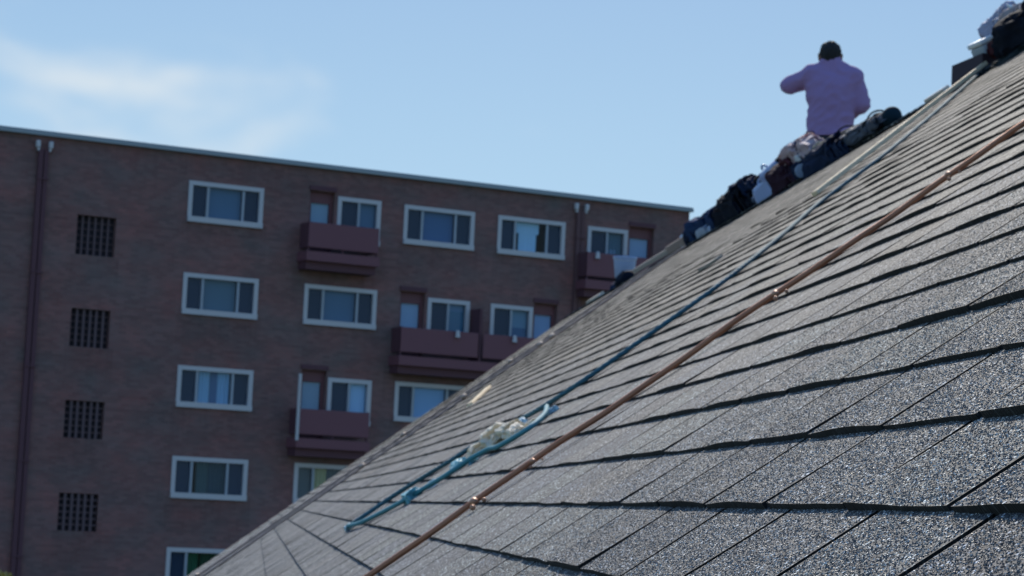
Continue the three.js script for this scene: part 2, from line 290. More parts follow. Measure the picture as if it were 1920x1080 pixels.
// one tab: x along the course, y off the roof, z up the slope; lower edge curled and uneven, sides closed
const surf = new Map();
function tabGeo(w, nx, nz, o) {
  const T = o.T ?? 0.0056, L = E * 1.13, pos = [], uv = [], idx = [], ox = rnd() * 0.64, oz = rnd() * 0.64;
  const gap = o.gap ?? 0.0065, la = o.la, lb = o.lb, lm = o.lm;
  const topY = (s, z) => { const q = 1 - z / E, lift = (la * (1 - s) * (1 - s) + lb * s * s + lm * Math.sin(Math.PI * s)) * Math.pow(Math.max(0, q), 1.7); return T * q + lift; };
  const edge = s => o.ea * (1 - s) + o.eb * s + 0.0007 * Math.sin(s * 7 + o.ph) + 0.0003 * Math.sin(s * 19 + o.ph * 3);
  for (let j = 0; j <= nz; j++) for (let i = 0; i <= nx; i++) {
    const s = i / nx, z = j === 0 ? edge(s) : L * j / nz, x = gap / 2 + (w - gap) * s;
    pos.push(x, topY(s, z), z); uv.push(ox + x, oz + z);
  }
  const N = nx + 1;
  for (let j = 0; j < nz; j++) for (let i = 0; i < nx; i++) { const a = j * N + i, b = a + 1, c = a + N, d = c + 1; idx.push(a, c, b, b, c, d); }
  const g = new THREE.BufferGeometry(); g.setAttribute('position', new THREE.Float32BufferAttribute(pos, 3)); g.setAttribute('uv', new THREE.Float32BufferAttribute(uv, 2)); g.setIndex(idx); g.computeVertexNormals(); g.setAttribute('color', new THREE.Float32BufferAttribute(new Float32Array(pos.length).fill(1), 3));
  // skirt: butt face and the two cut edges
  const sp = [], su = [], si = [], strip = [];
  for (let j = nz; j >= 1; j--) strip.push(j * N); for (let i = 0; i <= nx; i++) strip.push(i); for (let j = 1; j <= nz; j++) strip.push(j * N + nx);
  for (let k = 0; k < strip.length - 1; k++) {
    const a = strip[k], b = strip[k + 1], o4 = sp.length / 3;
    for (const v of [a, b]) { const x = pos[3 * v], y = pos[3 * v + 1], z = pos[3 * v + 2]; sp.push(x, y, z, x, Math.min(-0.006, y - 0.004), z); su.push(uv[2 * v], uv[2 * v + 1], uv[2 * v] + 0.004, uv[2 * v + 1] + 0.004); }
    si.push(o4, o4 + 2, o4 + 1, o4 + 1, o4 + 2, o4 + 3);
  }
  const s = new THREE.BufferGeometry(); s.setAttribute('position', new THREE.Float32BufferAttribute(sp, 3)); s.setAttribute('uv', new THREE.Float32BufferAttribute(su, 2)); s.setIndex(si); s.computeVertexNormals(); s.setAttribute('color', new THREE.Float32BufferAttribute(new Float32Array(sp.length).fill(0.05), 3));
  const out = mergeGeometries([g.toNonIndexed(), s.toNonIndexed()]); surf.set(out, { topY, edge, gap, w }); return out;
}
const curl = () => ({ la: rnd() < 0.6 ? rr(0, 0.001) : rr(0.001, 0.0035), lb: rnd() < 0.6 ? rr(0, 0.001) : rr(0.001, 0.0035), lm: rr(-0.0012, 0.0036), ea: rr(-0.0012, 0.0012), eb: rr(-0.0012, 0.0012), ph: rr(0, 6), gap: rr(0.013, 0.018) });
const nearTabs = [], farTabs = [];
for (let k = 0; k < 18; k++) nearTabs.push(tabGeo(TW, 9, 3, curl()));
for (let k = 0; k < 12; k++) farTabs.push(tabGeo(TW, 4, 1, curl()));
const flatTabs = [];                                                   // the upper courses are sealed down flatter
for (let k = 0; k < 12; k++) { const c = curl(); c.la *= 0.45; c.lb *= 0.45; c.lm *= 0.4; c.T = rr(0.0026, 0.0036); c.gap *= 0.7; flatTabs.push(tabGeo(TW, 4, 1, c)); }

const deck = part('roof', box(DR - DN, 0.16, UR - UE, (DR + DN) / 2, -0.087, (UR + UE) / 2), std(0.03, 0.03, 0.032, 0.95), house);
deck.quaternion.copy(roofQ); deck.position.copy(R(0, 0)).sub(houseBase);
{
  const offs = { '-2': 0.06, '-1': -0.112, 0: 0, 1: 0.309, 2: -0.05, 3: 0.11 };
  const tabs = [];
  const kMin = Math.ceil((UE - U0) / E), kMax = Math.floor((UR - U0) / E) - 1;
  for (let k = kMin; k <= kMax; k++) {
    const u = U0 + k * E, off = V0 + (offs[k] ?? ((k * 0.1665 + rr(-0.04, 0.04)) % TW));
    const i0 = Math.ceil((DN - off) / TW), i1 = Math.floor((DR - off) / TW) - 1;
    for (let i = i0; i <= i1; i++) {
      const d = off + i * TW, A = R(u + E / 2, d + TW / 2);
      let area = 0;
      if (d > 0.5) { const [x, y] = toScreen(A); if (x > -150 && x < 2700 && y > -300 && y < 1500) { const q = [R(u, d), R(u, d + TW), R(u + E, d + TW), R(u + E, d)].map(toScreen); for (let m = 0; m < 4; m++) { const a = q[m], b = q[(m + 1) % 4]; area += a[0] * b[1] - b[0] * a[1]; } const xs = q.map(v => Math.min(1920, Math.max(0, v[0]))), ys = q.map(v => Math.min(1080, Math.max(0, v[1]))), bb = (Math.max(...xs) - Math.min(...xs)) * (Math.max(...ys) - Math.min(...ys)); area = Math.min(Math.abs(area) / 2, bb); } }
      tabs.push({ u, d, area, i, k });
    }
    // closing pieces at the gable
    tabs.push({ u, d: off + (i1 + 1) * TW, w: DR - (off + (i1 + 1) * TW), area: 0, i: i1 + 1, k });
  }
  tabs.sort((a, b) => b.area - a.area);
  const rest = [], nearest = [];
  tabs.forEach((t, n) => {
    const tone = Math.floor(rnd() * TONES.length), dy = rr(0, 0.0006);
    if (n < 300) { const m = part(numbered('shingle'), nearTabs[Math.floor(rnd() * nearTabs.length)], shingleMats[lightTintAt(t.u)][tone], deck); m.position.set(t.d, dy, t.u); nearest.push([t, surf.get(m.geometry), dy, TONES[tone][0]]); return; }
    if (t.w !== undefined && t.w < 0.02) return;
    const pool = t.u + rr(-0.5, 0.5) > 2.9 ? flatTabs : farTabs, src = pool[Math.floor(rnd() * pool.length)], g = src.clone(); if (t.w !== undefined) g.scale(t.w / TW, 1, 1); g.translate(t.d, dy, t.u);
    const n3 = g.attributes.position.count, c = g.attributes.color.array, [k, r0, b0] = TONES[tone], bl = LIGHT_TINT[lightTintAt(t.u)], r = r0 * bl[0], b = b0 * bl[1], kk = k * rr(0.9, 1.08);
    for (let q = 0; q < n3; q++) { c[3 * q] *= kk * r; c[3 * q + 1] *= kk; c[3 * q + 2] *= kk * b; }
    rest.push(g);
  });
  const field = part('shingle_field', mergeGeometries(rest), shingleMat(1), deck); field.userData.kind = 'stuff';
  { // loose mineral granules standing proud on the nearest shingles
    const put = [], up = new THREE.Vector3();
    for (const [t, f, dy, k] of nearest) {
      if (t.d > 5.2) continue;
      const full = 150000 * TW * E * Math.pow(sstep(5.2, 1.1, t.d + TW / 2), 1.6);
      for (let q = 0; q < full; q++) {
        const s = rr(0.012, 0.988), z0 = f.edge(s), z = lerp(z0 + 0.0006, E * 1.02, rnd()), x = f.gap / 2 + (f.w - f.gap) * s, y = f.topY(s, z) + dy;
        const [px, py] = toScreen(R(t.u + z, t.d + x, y)); if (px < -30 || px > 2040 || py > 1190) continue;
        put.push(t.d + x, y, t.u + z, k);
      }
    }
    const n = put.length / 4, im = new THREE.InstancedMesh(new THREE.OctahedronGeometry(1), new THREE.MeshStandardMaterial({ roughness: 0.55, flatShading: true }), n), M = new THREE.Matrix4(), Q = new THREE.Quaternion(), Eu = new THREE.Euler(), V = new THREE.Vector3(), C = new THREE.Color();
    for (let i = 0; i < n; i++) {
      const r = rr(0.0007, 0.0012), k = put[4 * i + 3] * rr(1.2, 1.7), t = rnd(); Eu.set(rr(0, 6), rr(0, 6), rr(0, 6)); Q.setFromEuler(Eu);
      M.compose(V.set(put[4 * i], put[4 * i + 1] + r * 0.12, put[4 * i + 2]), Q, up.set(r * rr(0.8, 1.3), r * rr(0.6, 1), r)); im.setMatrixAt(i, M);
      const c = t < 0.46 ? [0.055, 0.058, 0.068] : t < 0.66 ? [0.12, 0.118, 0.115] : t < 0.81 ? [0.24, 0.235, 0.225] : t < 0.91 ? [0.02, 0.022, 0.028] : [0.5, 0.5, 0.5]; const wu = sstep(0.45, 1.5, put[4 * i + 2]); im.setColorAt(i, C.setRGB(c[0] * k * lerp(0.97, 1.10, wu), c[1] * k, c[2] * k * lerp(1.0, 0.86, wu)));  // higher granules take the same painted sun-warm tint
    }
    shadow(im); im.name = 'granules'; im.userData.kind = 'stuff'; deck.add(im);
  }
  // ridge caps: folded pieces that overlap towards the far gable
  const capA = []; for (let k = 0; k < 4; k++) {
    const W2 = 0.15, L = 0.2, g = new THREE.BufferGeometry(), t = 0.012, pos = [], uv = [], ind = [], n = 6, P2 = 2 * P;
    for (let j = 0; j <= 1; j++) for (let i = 0; i <= n; i++) {
      const s = (i / n - 0.5) * 2, a = Math.abs(s) * W2, lift = t * (1 - j) + 0.004 + rr(0, 0.002), x = j * L;
      if (s <= 0) pos.push(x, lift, -a); else pos.push(x, lift * Math.cos(P2) - a * Math.sin(P2) , a * Math.cos(P2) + lift * Math.sin(P2));
      uv.push(x + k * 0.13, s * W2 + k * 0.21);
    }
    for (let i = 0; i < n; i++) ind.push(i, i + n + 1, i + 1, i + 1, i + n + 1, i + n + 2);
    for (let i = 0; i < n; i++) { const o4 = pos.length / 3; for (const v of [i, i + 1]) { pos.push(pos[3 * v], pos[3 * v + 1], pos[3 * v + 2], pos[3 * v], pos[3 * v + 1] - 0.012, pos[3 * v + 2]); uv.push(uv[2 * v], uv[2 * v + 1], uv[2 * v], uv[2 * v + 1]); } ind.push(o4, o4 + 2, o4 + 1, o4 + 1, o4 + 2, o4 + 3); }
    g.setAttribute('position', new THREE.Float32BufferAttribute(pos, 3)); g.setAttribute('uv', new THREE.Float32BufferAttribute(uv, 2)); g.setIndex(ind); const h = g.toNonIndexed(); h.computeVertexNormals(); h.setAttribute('color', new THREE.Float32BufferAttribute(new Float32Array(h.attributes.position.count * 3).fill(1), 3)); capA.push(h);
  }
  const nCap = Math.floor((DR - 0.2) / E), capRest = [];
  for (let i = 0; i < nCap; i++) {
    const d = DR - 0.16 - i * E;
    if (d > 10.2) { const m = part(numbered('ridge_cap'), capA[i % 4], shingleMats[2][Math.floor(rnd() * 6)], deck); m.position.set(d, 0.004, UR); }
    else capRest.push(capA[i % 4].clone().translate(d, 0.004, UR));
  }
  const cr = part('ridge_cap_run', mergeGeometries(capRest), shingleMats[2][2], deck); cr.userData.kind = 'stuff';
  // the far slope, stepped in courses
  const bs = []; for (let k = 0; k < 46; k++) { const y0 = k * E; const g = new THREE.PlaneGeometry(DR - DN, E * 1.1); g.rotateX(-Math.PI / 2 - 0.045); g.translate((DR + DN) / 2, 0, -E / 2 - y0); bs.push(g); const f = new THREE.PlaneGeometry(DR - DN, 0.008); f.translate((DR + DN) / 2, 0.001, -E - y0); bs.push(f); }
  // walls below, gable ends and a drip edge along the gable
  const lp = v => v.clone().sub(houseBase);
  const apex = lp(R(UR, DR - 0.3, -0.1)), run = (UR - UE) * Math.cos(P), tri = new THREE.Shape(), hy = apex.y;
  const drop = Math.tan(P) * (run - 0.35);
  tri.moveTo(-(run - 0.35), 0.02); tri.lineTo(run - 0.35, 0.02); tri.lineTo(run - 0.35, hy - drop - 0.1); tri.lineTo(0, hy - 0.1); tri.lineTo(-(run - 0.35), hy - drop - 0.1); tri.closePath();
  const wg = new THREE.ExtrudeGeometry(tri, { depth: DR - DN - 0.6, bevelEnabled: false });
  const sidingTex = tex8(64, 256, (i, j) => { const t = (j % 32) / 32, v = 0.55 * (t < 0.08 ? 0.5 : 1) + 0.02 * rnd(); return [v, v * 0.98, v * 0.93]; }); sidingTex.repeat.set(0.3, 0.6);
  const w = part('wall', wg, new THREE.MeshStandardMaterial({ map: sidingTex, roughness: 0.8 }), house);
  w.quaternion.setFromRotationMatrix(new THREE.Matrix4().makeBasis(rD, new THREE.Vector3(0, 1, 0), cD.clone().negate())); w.position.set(apex.x, 0, apex.z);
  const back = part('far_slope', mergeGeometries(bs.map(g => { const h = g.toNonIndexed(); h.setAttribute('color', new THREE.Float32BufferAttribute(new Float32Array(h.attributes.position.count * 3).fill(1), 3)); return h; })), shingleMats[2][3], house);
  const rD2 = rD.clone().negate(), sB = rD2.clone().multiplyScalar(Math.cos(P)).add(new THREE.Vector3(0, Math.sin(P), 0)), nB = rD.clone().multiplyScalar(Math.sin(P)).add(new THREE.Vector3(0, Math.cos(P), 0));
  // basis for the far slope: x towards the viewer, y off the slope, z up the slope
  back.quaternion.setFromRotationMatrix(new THREE.Matrix4().makeBasis(cD.clone().negate(), nB, new THREE.Vector3().crossVectors(cD.clone().negate(), nB)));
  back.position.copy(lp(R(UR, 0, 0.004))); back.geometry.translate(-(DR + DN), 0, 0);
  const bdeck = part('far_deck', box(DR - DN, 0.12, 6.6, -(DR + DN) / 2, -0.085, -3.32), std(0.03, 0.03, 0.03, 1), house); bdeck.quaternion.copy(back.quaternion); bdeck.position.copy(back.position);
  const drip = part('drip_edge', box(0.018, 0.10, UR - UE - 0.02, DR + 0.010, -0.048, (UR + UE) / 2), std(0.16, 0.17, 0.17, 0.6), house); drip.quaternion.copy(roofQ); drip.position.copy(lp(R(0, 0)));
  const gut = part('gutter', merge([box(DR - DN, 0.11, 0.012, (DR + DN) / 2, -0.06, UE - 0.11), box(DR - DN, 0.012, 0.11, (DR + DN) / 2, -0.12, UE - 0.06)]), std(0.6, 0.6, 0.6, 0.5), house); gut.quaternion.copy(roofQ); gut.position.copy(lp(R(0, 0)));
}

// ------------------------------------------------------------------ things lying on the roof
// a local frame on the roof: x away along the ridge, y off the slope, z up the slope
function onRoof(o, u, d, n = 0, yaw = 0, upright = false) {
  o.position.copy(R(u, d, n));
  if (upright) o.rotation.set(0, -VA + yaw, 0); else o.quaternion.copy(roofQ).multiply(new THREE.Quaternion().setFromAxisAngle(new THREE.Vector3(0, 1, 0), yaw));
  return o;
}
function tubeUD(pts, r, seg, rad = 8) {                                // pts: [u, d, n]; geometry in the frame of the first point
  const c = new THREE.CatmullRomCurve3(pts.map(([u, d, n]) => new THREE.Vector3(d - pts[0][1], n, u - pts[0][0])), false, 'centripetal');
  return [new THREE.TubeGeometry(c, seg, r, rad), c];
}
// copper cable straight up the slope, held by small clips
{
  const copper = new THREE.MeshStandardMaterial({ color: lin(0.50, 0.20, 0.10), roughness: 0.5, metalness: 0.5 });
  const pts = []; for (let u = -0.9; u <= 4.55; u += 0.12) pts.push([u, 5.53 + 0.012 * Math.sin(u * 2.3) + rr(-0.006, 0.006), 0.0165 + rr(-0.002, 0.004)]);
  const [g] = tubeUD(pts, 0.0072, 260, 10);
  const o = thing('copper_cable', 'reddish copper cable running straight up the near shingles', 'cable');
  onRoof(o, pts[0][0], pts[0][1]); part('strand', g, copper, o);
  for (const [u, big] of [[0.41, 0.9], [0.575, 0.5], [1.27, 0.8], [1.78, 0.7]]) {
    const q = new THREE.SphereGeometry(0.009 * big + 0.003, 8, 6).scale(1.5, 0.9, 1);
    part('clip', merge([q.clone().translate(0, 0.02, 0), new THREE.SphereGeometry(0.008 * big, 8, 6).translate(-0.035 * big, 0.012, -0.012), new THREE.SphereGeometry(0.006 * big, 8, 6).translate(-0.03 * big, 0.012, 0.02)]).translate(0, 0, u - pts[0][0]), std(0.50, 0.24, 0.14, 0.5, 0.3), o);
  }
  const brown = std(0.36, 0.26, 0.22, 0.7);
  [[20.9, 'nearer'], [22.9, 'farther']].forEach(([d0, w], k) => {
    const p2 = []; for (let u = -1.6; u <= 4.5; u += 0.4) p2.push([u, d0 + rr(-0.05, 0.05) + 0.35 * (u - 1) * 0.1, 0.02 + rr(0, 0.004)]);
    const [g2] = tubeUD(p2, 0.011, 120, 7); const m = single('roof_cable', g2, brown, w === 'nearer' ? 'nearer of two thin brown cables near the far left roof edge' : 'farther of two thin brown cables beside the far left roof edge', 'cable', 'brown cables near the far roof edge'); onRoof(m, p2[0][0], p2[0][1]);
    for (let q = 0; q < 4; q++) { const s = part('splice', new THREE.SphereGeometry(0.03, 8, 6).scale(1.3, 0.7, 1).translate(rr(-0.02, 0.02), 0.035, rr(0.5, 5)), std(0.5, 0.36, 0.28, 0.6), m); }
  });
}
// teal rope: a long strand up to the ridge, doubled back below its knots
{
  const rope = new THREE.MeshStandardMaterial({ color: lin(0.045, 0.15, 0.19), roughness: 0.75, bumpMap: tex8(64, 64, (i, j) => { const v = 0.5 + 0.5 * Math.sin((i + j) / 64 * 4 * Math.PI); return [v, v, v]; }, false), bumpScale: 0.003 });
  rope.bumpMap.repeat.set(110, 2);
  const light = std(0.22, 0.52, 0.58, 0.6), cream = new THREE.MeshPhysicalMaterial({ color: lin(0.85, 0.77, 0.62), roughness: 0.9, transmission: 0.35, thickness: 0, side: THREE.DoubleSide }), pale = std(0.45, 0.62, 0.70, 0.6);
  const o = thing('teal_rope', 'teal rope with a frayed cream knot lying down the shingles left of the copper cable', 'rope');
  const A = [[0.245, 9.45], [0.44, 9.43], [0.52, 9.35], [0.601, 9.19], [0.68, 9.02], [0.765, 8.95], [0.795, 8.83], [0.85, 8.59], [0.928, 8.4], [0.976, 8.2], [1.101, 8.08], [1.37, 8.12], [1.62, 8.2], [1.846, 8.39], [2.2, 8.9], [2.591, 9.6], [2.98, 9.95], [3.36, 10.5], [4.0, 11.6], [4.55, 12.6]].map(([u, d]) => [u, d, 0.016]);
  const [ga] = tubeUD(A, 0.0088, 260, 8); onRoof(o, A[0][0], A[0][1]); const a0 = A[0];
  part('strand', ga, rope, o);
  const loc = (u, d, n) => [d - a0[1], n, u - a0[0]];
  const Bp = [[0.240, 9.40, 0.02], [0.286, 8.91, 0.016], [0.438, 8.28, 0.016], [0.511, 8.15, 0.016], [0.568, 7.98, 0.018], [0.645, 7.91, 0.02], [0.707, 7.80, 0.018], [0.726, 7.5, 0.016], [0.806, 7.35, 0.016], [0.894, 7.5, 0.018], [0.93, 7.62, 0.03]].map(([u, d, n]) => new THREE.Vector3(...loc(u, d, n)));
  part('strand', new THREE.TubeGeometry(new THREE.CatmullRomCurve3(Bp), 130, 0.0085, 8), std(0.07, 0.28, 0.34, 0.75), o, 'brighter turquoise doubled strand');
  const lump = (u, d, r, sx, k, sy = 0.7, yaw = 0) => crumple([2 * r * sx, 2 * r * sy, 2 * r], 1.1, k, 12).rotateY(yaw).translate(...loc(u, d, r * 0.6));
  const knot = (u, d, r, sx, mat, k, lab) => part('knot', lump(u, d, r, sx, k), mat, o, lab);
  knot(0.24, 9.42, 0.018, 2.2, std(0.55, 0.70, 0.74, 0.6), 1, 'pale tip of the rope');
  knot(0.455, 8.3, 0.026, 2.6, light, 2); knot(0.529, 8.25, 0.016, 2.4, pale, 3); knot(0.625, 8.1, 0.024, 2.6, light, 4); knot(0.66, 7.93, 0.014, 3.4, light, 9);
  knot(0.911, 8.3, 0.014, 2.6, pale, 5); knot(0.93, 7.6, 0.016, 2.4, pale, 6);
  const rag = [lump(0.725, 8.28, 0.026, 2.6, 11), lump(0.78, 8.1, 0.040, 2.6, 12), lump(0.825, 7.95, 0.034, 3.4, 13), lump(0.80, 7.6, 0.026, 3.0, 14), lump(0.69, 8.26, 0.016, 2.4, 17), lump(0.855, 7.6, 0.018, 2.4, 19), lump(0.665, 8.2, 0.009, 2.8, 23)];
  part('frayed_knot', merge(rag), cream, o, 'cream frayed rag tied into the rope');
}
// wooden battens, chips
const woodTex = tex8(128, 512, (i, j) => { const n = fbm(i / 14, j / 160, 2, 4), v = 0.98 + 0.22 * n; return [v, v * 0.76, v * 0.47]; });
woodTex.repeat.set(8, 0.6);
const wood = new THREE.MeshStandardMaterial({ map: woodTex, roughness: 0.58 });
function batten(u0, d0, n0, u1, d1, n1, w, h, label, name = 'wooden_batten', mat = wood, group) {
  const a = R(u0, d0, n0), b = R(u1, d1, n1), L = a.distanceTo(b), x = b.clone().sub(a).normalize(), z = new THREE.Vector3().crossVectors(x, nD).normalize(), y = new THREE.Vector3().crossVectors(z, x);
  const g = rbox(L, h, w, Math.min(w, h) * 0.12, L / 2, 0, 0), m = single(name, g, mat, label, name === 'wooden_batten' ? 'batten' : 'board', group);
  m.position.copy(a); m.quaternion.setFromRotationMatrix(new THREE.Matrix4().makeBasis(x, y, z)); return m;
}
batten(2.957, 11.0, 0.02, 4.80, 12.75, 0.045, 0.033, 0.022, 'longer pale wooden batten slanting up the shingles to the black bundle at the ridge', 'wooden_batten', wood, 'pale battens on the roof');
batten(3.20, 11.36, 0.02, 4.05, 12.15, 0.03, 0.028, 0.02, 'shorter pale wooden batten lying just above the longer one', 'wooden_batten', wood, 'pale battens on the roof');
batten(1.62, 16.95, 0.012, 1.92, 18.1, 0.02, 0.05, 0.02, 'small pale strip of wood on the shingles near the far roof edge', 'wood_strip');
batten(2.44, 11.65, 0.012, 2.50, 11.42, 0.015, 0.04, 0.014, 'short weathered strip of wood on the shingles above the teal rope', 'wood_strip', std(0.34, 0.31, 0.27, 0.85));
const matte = (r, g, b) => new THREE.MeshPhysicalMaterial({ color: lin(r, g, b), roughness: 0.9, specularIntensity: 0.2 });
const pale = std(0.40, 0.48, 0.62, 0.5), navy = matte(0.012, 0.024, 0.062), black = matte(0.006, 0.010, 0.021), plum = matte(0.032, 0.014, 0.028), offW = std(0.66, 0.68, 0.72, 0.6);
const thin = (c, t = 0.4, r = 0.8) => new THREE.MeshPhysicalMaterial({ color: lin(...c), roughness: r, transmission: t, thickness: 0, side: THREE.DoubleSide });
const fabric = (c) => matte(c[0], c[1], c[2]);
// boards along the ridge, far to near
batten(4.655, 25.1, 0.055, 4.655, 23.0, 0.055, 0.045, 0.05, 'pale board standing on edge along the ridge beside the blue bucket', 'ridge_board', std(0.46, 0.40, 0.37, 0.8));
batten(4.66, 23.0, 0.06, 4.66, 22.0, 0.06, 0.05, 0.08, 'pinkish board end on the ridge below the crumpled plastic sheet', 'ridge_board', std(0.40, 0.30, 0.27, 0.8));
batten(4.63, 28.6, 0.03, 4.62, 27.5, 0.03, 0.08, 0.03, 'short pale board on the ridge beyond the blue bucket', 'ridge_board', std(0.55, 0.52, 0.47, 0.8));
{ // bucket
  const o = thing('bucket', 'pale blue plastic bucket on the ridge in front of the far apartment balcony', 'bucket'); onRoof(o, 4.66, 25.9, 0.05, 0, true);
  const prof = [[0, 0], [0.105, 0], [0.125, 0.21], [0.133, 0.21], [0.133, 0.23], [0.117, 0.23], [0.098, 0.012], [0, 0.012]].map(([x, y]) => new THREE.Vector2(x, y));
  part('shell', new THREE.LatheGeometry(prof, 20), std(0.34, 0.43, 0.64, 0.45), o);
  part('handle', new THREE.TorusGeometry(0.128, 0.005, 6, 18, Math.PI).rotateX(1.9).translate(0, 0.22, 0), std(0.5, 0.52, 0.56, 0.4, 0.6), o);
  const k = thing('cloth_heap', 'dark navy cloth heap at the foot of the pale blue bucket', 'cloth'); onRoof(k, 4.60, 25.6, 0.03); part('fold', noisy(new THREE.IcosahedronGeometry(0.11, 4).scale(2.2, 0.7, 1.0), 0.05, 9, 3), black, k); part('fold', noisy(new THREE.IcosahedronGeometry(0.09, 4).scale(2.4, 0.6, 0.9), 0.04, 11, 8).translate(0.45, -0.02, -0.02), navy, k);
}
function crumple(size, amp, k, detail = 5, pw = 0.62) {                  // a boxy, slumped, sharply creased bundle
  const g0 = new THREE.IcosahedronGeometry(1, detail); g0.deleteAttribute('normal'); g0.deleteAttribute('uv'); const g = mergeVertices(g0, 1e-5), p = g.attributes.position, m = Math.min(...size);
  const sg = v => Math.sign(v) * Math.pow(Math.abs(v), pw);
  for (let i = 0; i < p.count; i++) {
    const x = p.getX(i), y = p.getY(i), z = p.getZ(i), e = size.map(v => 0.9 / m * v), q = [x * e[0] + k * 3.7, y * e[1] + k * 1.3, z * e[2] - k];
    const cr = (1 - 3.2 * Math.abs(perlin.noise(q[0] * 1.1, q[1] * 1.1, q[2] * 1.1))) * 0.6 + (1 - 3.2 * Math.abs(perlin.noise(q[0] * 2.3 + 5, q[1] * 2.3, q[2] * 2.3))) * 0.28, big = perlin.noise(q[0] * 0.45, q[1] * 0.45 + 9, q[2] * 0.45);
    const f = 0.5 * (1 + amp * (0.34 * cr + 0.7 * big)), sag = y < 0 ? 1.08 : 1 - 0.14 * y;
    p.setXYZ(i, sg(x) * size[0] * f * sag, sg(y) * size[1] * f * (y < 0 ? 0.8 : 1), sg(z) * size[2] * f * sag);
  }
  let h = toCreasedNormals(g, 0.6); const u = new Float32Array(h.attributes.position.count * 2); for (let i = 0; i < u.length / 2; i++) { u[2 * i] = h.attributes.position.getX(i); u[2 * i + 1] = h.attributes.position.getZ(i); } h.setAttribute('uv', new THREE.BufferAttribute(u, 2)); return h;
}
function soft(size, amp, k, at = [0, 0, 0], rot = 0, detail = 5) { return crumple(size, amp * 1.5, k, Math.min(detail, 4) * 4).rotateY(rot).translate(...at); }
function bag(name, label, cat, u, d, n, size, mat, k, o = {}) {         // a slumped soft bag; x away along the ridge, y off the roof, z up the slope
  const g = thing(name, label, cat); onRoof(g, u, d, n, o.yaw || 0);
  part('body', soft(size, o.amp ?? 0.5, k), mat, g);
  (o.folds || []).forEach(([sz, at, m, nm], i) => part(nm || 'fold', soft(sz, 0.5, k + 7 + i, at, 0, 4), m || mat, g));
  if (o.strap) part('strap', new THREE.TubeGeometry(new THREE.CatmullRomCurve3(o.strap.map(p => new THREE.Vector3(...p))), 30, 0.007, 6), o.strapMat || black, g);
  for (const [nm, geo, m, lab] of o.extra || []) part(nm, geo, m, g, lab);
  return g;
}
bag('plastic_sheet', 'pale blue white crumpled plastic sheet at the far end of the navy bag', 'plastic sheet', 4.70, 22.0, 0.05, [0.5, 0.17, 0.11], thin([0.55, 0.65, 0.80], 0.35), 21, { folds: [[[0.3, 0.10, 0.08], [-0.2, -0.04, -0.05]]] });
bag('navy_bag', 'navy blue work bag with a pale patch at the far end of the ridge clutter', 'bag', 4.66, 21.0, 0.05, [1.5, 0.20, 0.16], fabric([0.018, 0.045, 0.125]), 22, { folds: [[[0.7, 0.12, 0.12], [-0.3, 0.06, 0.02], fabric([0.03, 0.065, 0.15])], [[0.6, 0.12, 0.10], [0.45, 0.02, -0.03], fabric([0.012, 0.02, 0.05])]], extra: [['patch', soft([0.55, 0.09, 0.07], 0.4, 6, [-0.2, -0.01, -0.08]), pale, 'pale blue patch']] });
{ const o = thing('paper_cup', 'crumpled pinkish white paper cup lying on the navy bag', 'cup'); onRoof(o, 4.664, 20.2, 0.09, 0.6); part('cup_wall', noisy(new THREE.CylinderGeometry(0.04, 0.028, 0.09, 12, 3), 0.012, 18, 2), std(0.66, 0.52, 0.55, 0.6), o); part('rim', new THREE.TorusGeometry(0.04, 0.005, 6, 14).rotateX(Math.PI / 2).translate(0, 0.045, 0), offW, o); }
bag('tool_bag', 'black tool bag sagging over the ridge left of the pale blue jugs', 'tool bag', 4.635, 19.4, 0.06, [1.45, 0.25, 0.19], black, 23, { folds: [[[0.7, 0.16, 0.13], [-0.35, 0.10, 0.03], navy], [[0.6, 0.14, 0.12], [0.4, 0.03, -0.02], fabric([0.02, 0.018, 0.03])]] });
{ const o = thing('wire_coil', 'coil of grey translucent tubing on top of the black tool bag', 'coil'); onRoof(o, 4.715, 19.6, 0.15, 0.3); for (let k = 0; k < 3; k++) part('loop', new THREE.TorusGeometry(0.060 + k * 0.008, 0.008, 6, 22).rotateX(0.2 * k - 0.1).rotateY(1.45 + 0.25 * k).translate(0.05 * k, -0.01 * k, 0.03 * k), std(0.36, 0.38, 0.48, 0.4), o); }
function jug(label, u, d, n, sc, roll) {
  const o = thing('plastic_jug', label, 'jug', 'pale blue jugs on the ridge'); onRoof(o, u, d, n, 0.5); o.scale.setScalar(sc); o.rotateX(roll);
  const body = new RoundedBoxGeometry(0.30, 0.19, 0.15, 4, 0.045), p = body.attributes.position;
  for (let i = 0; i < p.count; i++) { const t = sstep(0.06, 0.15, p.getX(i)); p.setY(i, p.getY(i) * (1 - 0.45 * t)); p.setZ(i, p.getZ(i) * (1 - 0.45 * t)); }
  body.computeVertexNormals();
  part('body', body, thin([0.42, 0.54, 0.82], 0.3, 0.5), o);
  part('cap', new THREE.CylinderGeometry(0.032, 0.032, 0.03, 16).rotateZ(-Math.PI / 2).translate(0.166, 0, 0), std(0.06, 0.09, 0.16, 0.5), o);
  part('handle', new THREE.TorusGeometry(0.03, 0.010, 8, 16, Math.PI).translate(0.04, 0.085, 0), std(0.24, 0.34, 0.56, 0.4), o);
}
jug('lower pale blue plastic jug lying on the shingles between the black and plum bags', 4.585, 18.15, 0.055, 1.0, 0.25);
jug('upper pale blue plastic jug lying under the black strap', 4.665, 18.0, 0.14, 0.92, -0.2);
